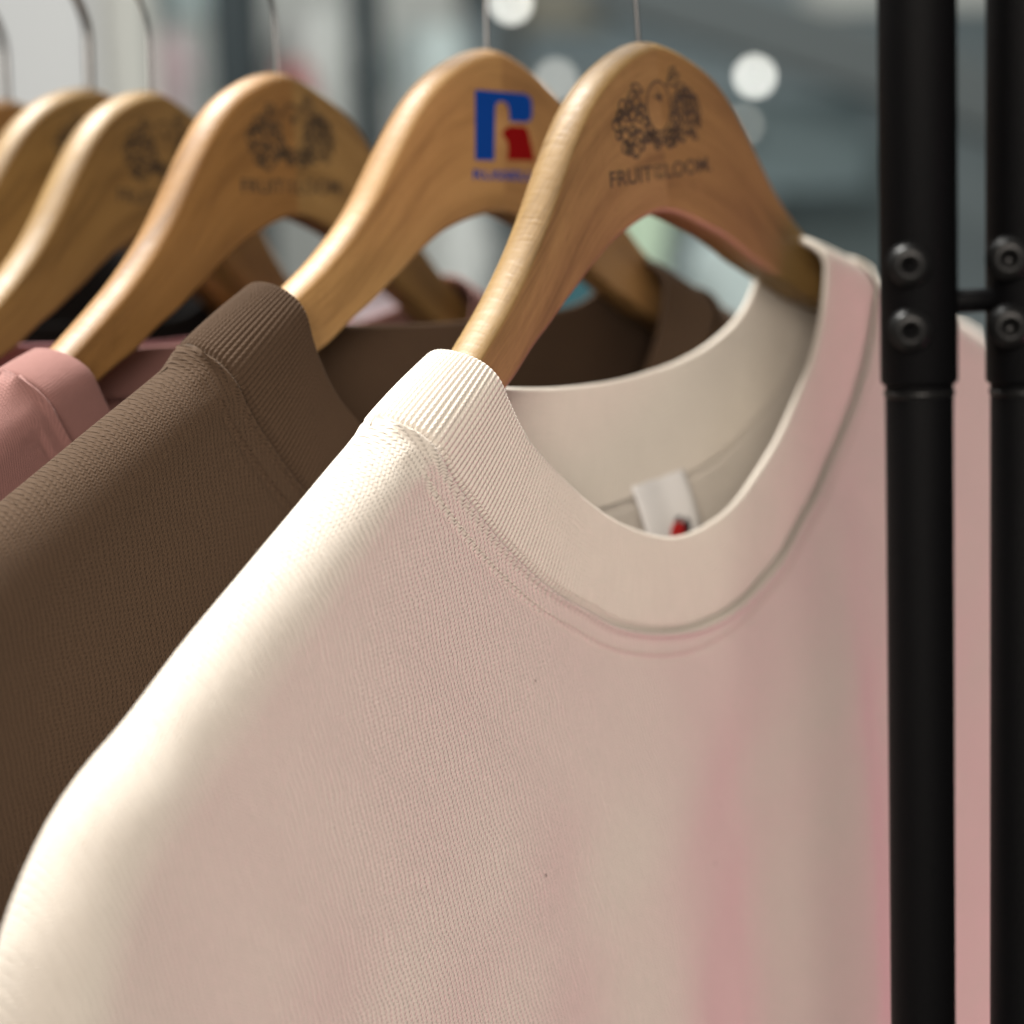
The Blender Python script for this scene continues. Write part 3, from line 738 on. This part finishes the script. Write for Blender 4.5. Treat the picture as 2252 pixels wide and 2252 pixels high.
# ------------------------------------------------------------------ what shows of the hall behind
def st(o): o['kind'] = 'structure'; return o
bm = bmesh.new(); box_bm(bm, (0, 3.0, -0.05), (14, 12, 0.1)); st(bm_obj('floor', bm, plain('grey_carpet', (0.10, 0.095, 0.09), 0.95, 0, 0.2, 0.5, 40)))
MB = dict(wall=plain('slate_wall', (0.24, 0.285, 0.295), 0.8, 0, 0.15, 0, 2), white=plain('white_panel', (0.50, 0.515, 0.515), 0.6),
          pale=plain('pale_grey_cloth', (0.44, 0.47, 0.46), 0.9), grey=plain('grey_panel', (0.46, 0.47, 0.44), 0.8), dark=plain('dark_teal_steel', (0.014, 0.024, 0.028), 0.6),
          rose=plain('rose_cloth', (0.46, 0.37, 0.39), 0.9), maroon=plain('dusty_red_cloth', (0.30, 0.10, 0.10), 0.9), teal=plain('teal_cloth', (0.035, 0.105, 0.125), 0.9),
          mint=plain('mint_cloth', (0.42, 0.55, 0.42), 0.9), ice=plain('ice_blue_cloth', (0.46, 0.55, 0.55), 0.9), beam=plain('dark_grey_truss', (0.12, 0.138, 0.14), 0.7),
          tealgrey=plain('teal_grey_board', (0.20, 0.265, 0.28), 0.8), tealdark=plain('slate_board', (0.13, 0.17, 0.175), 0.8), olive=plain('olive_grey_cloth', (0.22, 0.21, 0.17), 0.9), bulb=emit('lamp_face', (1.0, 0.98, 0.90), 60.0), shell=plain('lamp_shell', (0.25, 0.25, 0.25), 0.5))
YU = 1/S
wy = 5.2*YU
a, b_ = at(-900, -900, wy), at(3100, 1500, wy)
bm = bmesh.new(); box_bm(bm, ((a.x+b_.x)/2, a.y+0.1, 2.0), (b_.x-a.x+3, 0.12, 4.0)); st(bm_obj('back_wall', bm, MB['wall']))
def panel(name, label, cat, px0, py0, px1, py1, ym, mat, thick=0.04, group=None, frame_mat=None):
    a, b_ = at(px0, py1, ym*YU), at(px1, py0, ym*YU)
    c = (a+b_)/2; t = thing('display_board', label, cat, Matrix.Translation((c.x, c.y, a.z)), group)
    w_, h_ = abs(b_.x-a.x), abs(b_.z-a.z)
    bm = bmesh.new(); box_bm(bm, (0, 0, h_/2), (w_, thick, h_), 0.006); bm_obj('face', bm, mat, t)
    fm = frame_mat or mat
    for sx in (-1, 1):
        bm = bmesh.new(); box_bm(bm, (sx*(w_/2-0.012), -thick*0.62, h_/2), (0.024, 0.02, h_-0.004), 0.003); bm_obj('frame_side', bm, fm, t)
    return t
def upright(label, px0, px1, ym, mat, cat='post'):
    a, b_ = at(px0-14, 300, ym*YU), at(px1+14, 300, ym*YU); r = abs(b_.x-a.x)/2; c = (a+b_)/2
    bm = bmesh.new(); box_bm(bm, (0, 0, 1.5), (2*r, 2*r, 3.0), r*0.2)
    t = thing('display_post', label, cat, Matrix.Translation((c.x, c.y, 0)), 'display posts in the hall')
    bm_obj('shaft', bm, mat, t); bm = bmesh.new(); box_bm(bm, (0, 0, 0.01), (4*r, 4*r, 0.02), 0.004); bm_obj('foot', bm, mat, t)
def shirt(label, px0, py0, px1, py1, ym, mat, cat='garment'):
    """a hanging shirt: body with two sleeves, neckline and a wire hanger"""
    a, b_ = at(px0, py1, ym*YU), at(px1, py0, ym*YU); c = (a+b_)/2; w_, h_ = abs(b_.x-a.x), abs(b_.z-a.z)
    t = thing('hanging_shirt', label, cat, Matrix.Translation((c.x, c.y, a.z)), 'blurred shirts hanging in the hall')
    bodyp = [(-.30, 0), (.30, 0), (.31, .55), (.33, .93), (.16, 1.0), (.10, .955), (0, .935), (-.10, .955), (-.16, 1.0), (-.33, .93), (-.31, .55)]
    def prism(pts, th):
        bm = bmesh.new(); vs = [bm.verts.new((x*w_, -th/2, z*h_)) for x, z in pts]; fc = bm.faces.new(vs)
        r = bmesh.ops.extrude_face_region(bm, geom=[fc]); bmesh.ops.translate(bm, vec=(0, th, 0), verts=[q for q in r['geom'] if isinstance(q, bmesh.types.BMVert)])
        bmesh.ops.bevel(bm, geom=bm.edges[:], offset=0.006, segments=2, affect='EDGES'); bmesh.ops.recalc_face_normals(bm, faces=bm.faces); return bm
    bm_obj('body', prism(bodyp, 0.06), mat, t)
    for sx in (-1, 1):
        sl = [(.33*sx, .93), (.50*sx, .56), (.40*sx, .50), (.315*sx, .68)]
        bm_obj('sleeve', prism(sl, 0.05), mat, t)
    v, f = tube(np.array([(0, 0, h_*0.93), (0, 0, h_*1.06), (0.012, 0, h_*1.09), (0, 0, h_*1.115)]), 0.002, 8)
    mesh_obj('hook', v, f, M['chrome'], t)
def lamp(label, px, py, ym, r, power):
    p = at(px, py, ym*YU); t = thing('spot_lamp', label, 'lamp', Matrix.Translation(p), 'round lamps glowing in the hall')
    n = (Vector((0, 0, CAM_Z)) - p).normalized(); R = n.to_track_quat('Z', 'Y').to_matrix()
    v, f = lathe([(0.0005, -0.09), (r*0.7, -0.09), (r*1.12, -0.02), (r*1.12, 0.004), (r*1.03, 0.004), (r*1.0, -0.004)], 28); v = np.array([tuple(R @ Vector(q)) for q in v])
    mesh_obj('housing', v, f, MB['shell'], t)
    v, f = lathe([(r*1.0, -0.003), (r*0.5, -0.001)], 24); f.append(tuple(range(24, 48))); v = np.array([tuple(R @ Vector(q)) for q in v])
    mesh_obj('lens', v, f, emit('lamp_face', (1.0, 1.0, 0.92), power), t)
panel('display_panel', 'bright white display panel at the far left of the hall', 'panel', -420, -700, 168, 1300, 3.2, MB['white'], group='display panels in the hall')
panel('display_panel', 'pale grey display panel right of the white panel', 'panel', 172, -700, 300, 1300, 3.25, MB['grey'], group='display panels in the hall')
panel('display_panel', 'whitish banner board above the rose shirt', 'panel', 322, -500, 476, 48, 3.6, MB['ice'], group='display panels in the hall')
panel('display_panel', 'wide grey board at the back between the posts', 'panel', 250, -80, 1010, 1300, 4.6, MB['grey'], group='display panels in the hall')
shirt('rose shirt hanging left of the dark post', 290, 70, 430, 300, 3.3, MB['rose'])
shirt('grey white shirt just right of the thick dark post', 590, 10, 790, 330, 3.2, MB['pale'])
shirt('ice blue shirt above the left slope of the pale hanger', 845, 50, 1040, 380, 3.3, MB['ice'])
shirt('dusty red shirt peeping over the crest of the blurred hanger', 610, 130, 700, 420, 3.1, MB['maroon'])
shirt('mint green shirt seen through the notch of the nearest hanger', 1350, 380, 1480, 700, 3.0, MB['mint'])
shirt('ice blue shirt low down beside the nearest hanger arm', 1480, 500, 1760, 1000, 3.2, MB['ice'])
shirt('teal shirt seen below the nearest hanger arm', 1180, 560, 1360, 1000, 3.0, MB['teal'])
shirt('pale shirt seen under the arm of the pale hanger', 960, 430, 1090, 800, 3.1, MB['pale'])
shirt('rose shirt seen low under the pale hanger arm', 760, 640, 920, 1000, 3.0, MB['rose'])
upright('thick dark post left of the middle hanger', 492, 572, 3.0, MB['dark'])
upright('slim dark post behind the pale hanger', 792, 836, 3.1, MB['dark'])
upright('dark post in the gap between the two nearest hangers', 1092, 1148, 4.6, MB['beam'])
panel('display_panel', 'dull teal board behind the round lamp at the right', 'panel', 1480, 205, 1905, 430, 4.5, MB['tealgrey'], group='display panels in the hall')
panel('display_panel', 'warm grey board at the top between the two nearest hangers', 'panel', 1130, -300, 1330, 70, 4.5, MB['olive'], group='display panels in the hall')
panel('display_panel', 'light grey board at the very top right behind the uprights', 'panel', 1760, -500, 2400, 30, 4.6, MB['grey'], group='display panels in the hall')
panel('display_panel', 'dark slate board low between the post and the nearest hanger', 'panel', 1700, 300, 2000, 640, 4.7, MB['tealdark'], group='display panels in the hall')
def beam(label, p0, p1, hw, ym, mat):
    a, b_ = at(*p0, ym*YU), at(*p1, ym*YU); c = (a+b_)/2; d = b_-a
    bm = bmesh.new(); rot = Vector((d.x, 0, d.z)).to_track_quat('X', 'Z').to_matrix()
    box_bm(bm, (0, 0, 0), (d.length, 0.1, hw), 0.01, rot)
    t = thing('ceiling_beam', label, 'beam', Matrix.Translation(c), 'dark beams in the hall'); bm_obj('girder', bm, mat, t)
beam('dark level beam at the top over the middle hangers', (560, -30), (1360, -10), 0.10, 4.7, MB['dark'])
beam('dark sloping beam at the top right of the hall', (1300, -60), (2500, 330), 0.16, 4.3, MB['beam'])
lamp('round white lamp right of the nearest hanger crest', 1660, 168, 4.4, 0.017, 6.6)
lamp('round white lamp at the top above the pale hanger', 1124, 6, 4.4, 0.017, 6.6)
lamp('lamp glimpsed between the two nearest hanger crests', 1222, 176, 4.4, 0.020, 1.6)
lamp('lamp half hidden behind the right slope of the nearest hanger', 1634, 275, 4.4, 0.012, 1.6)
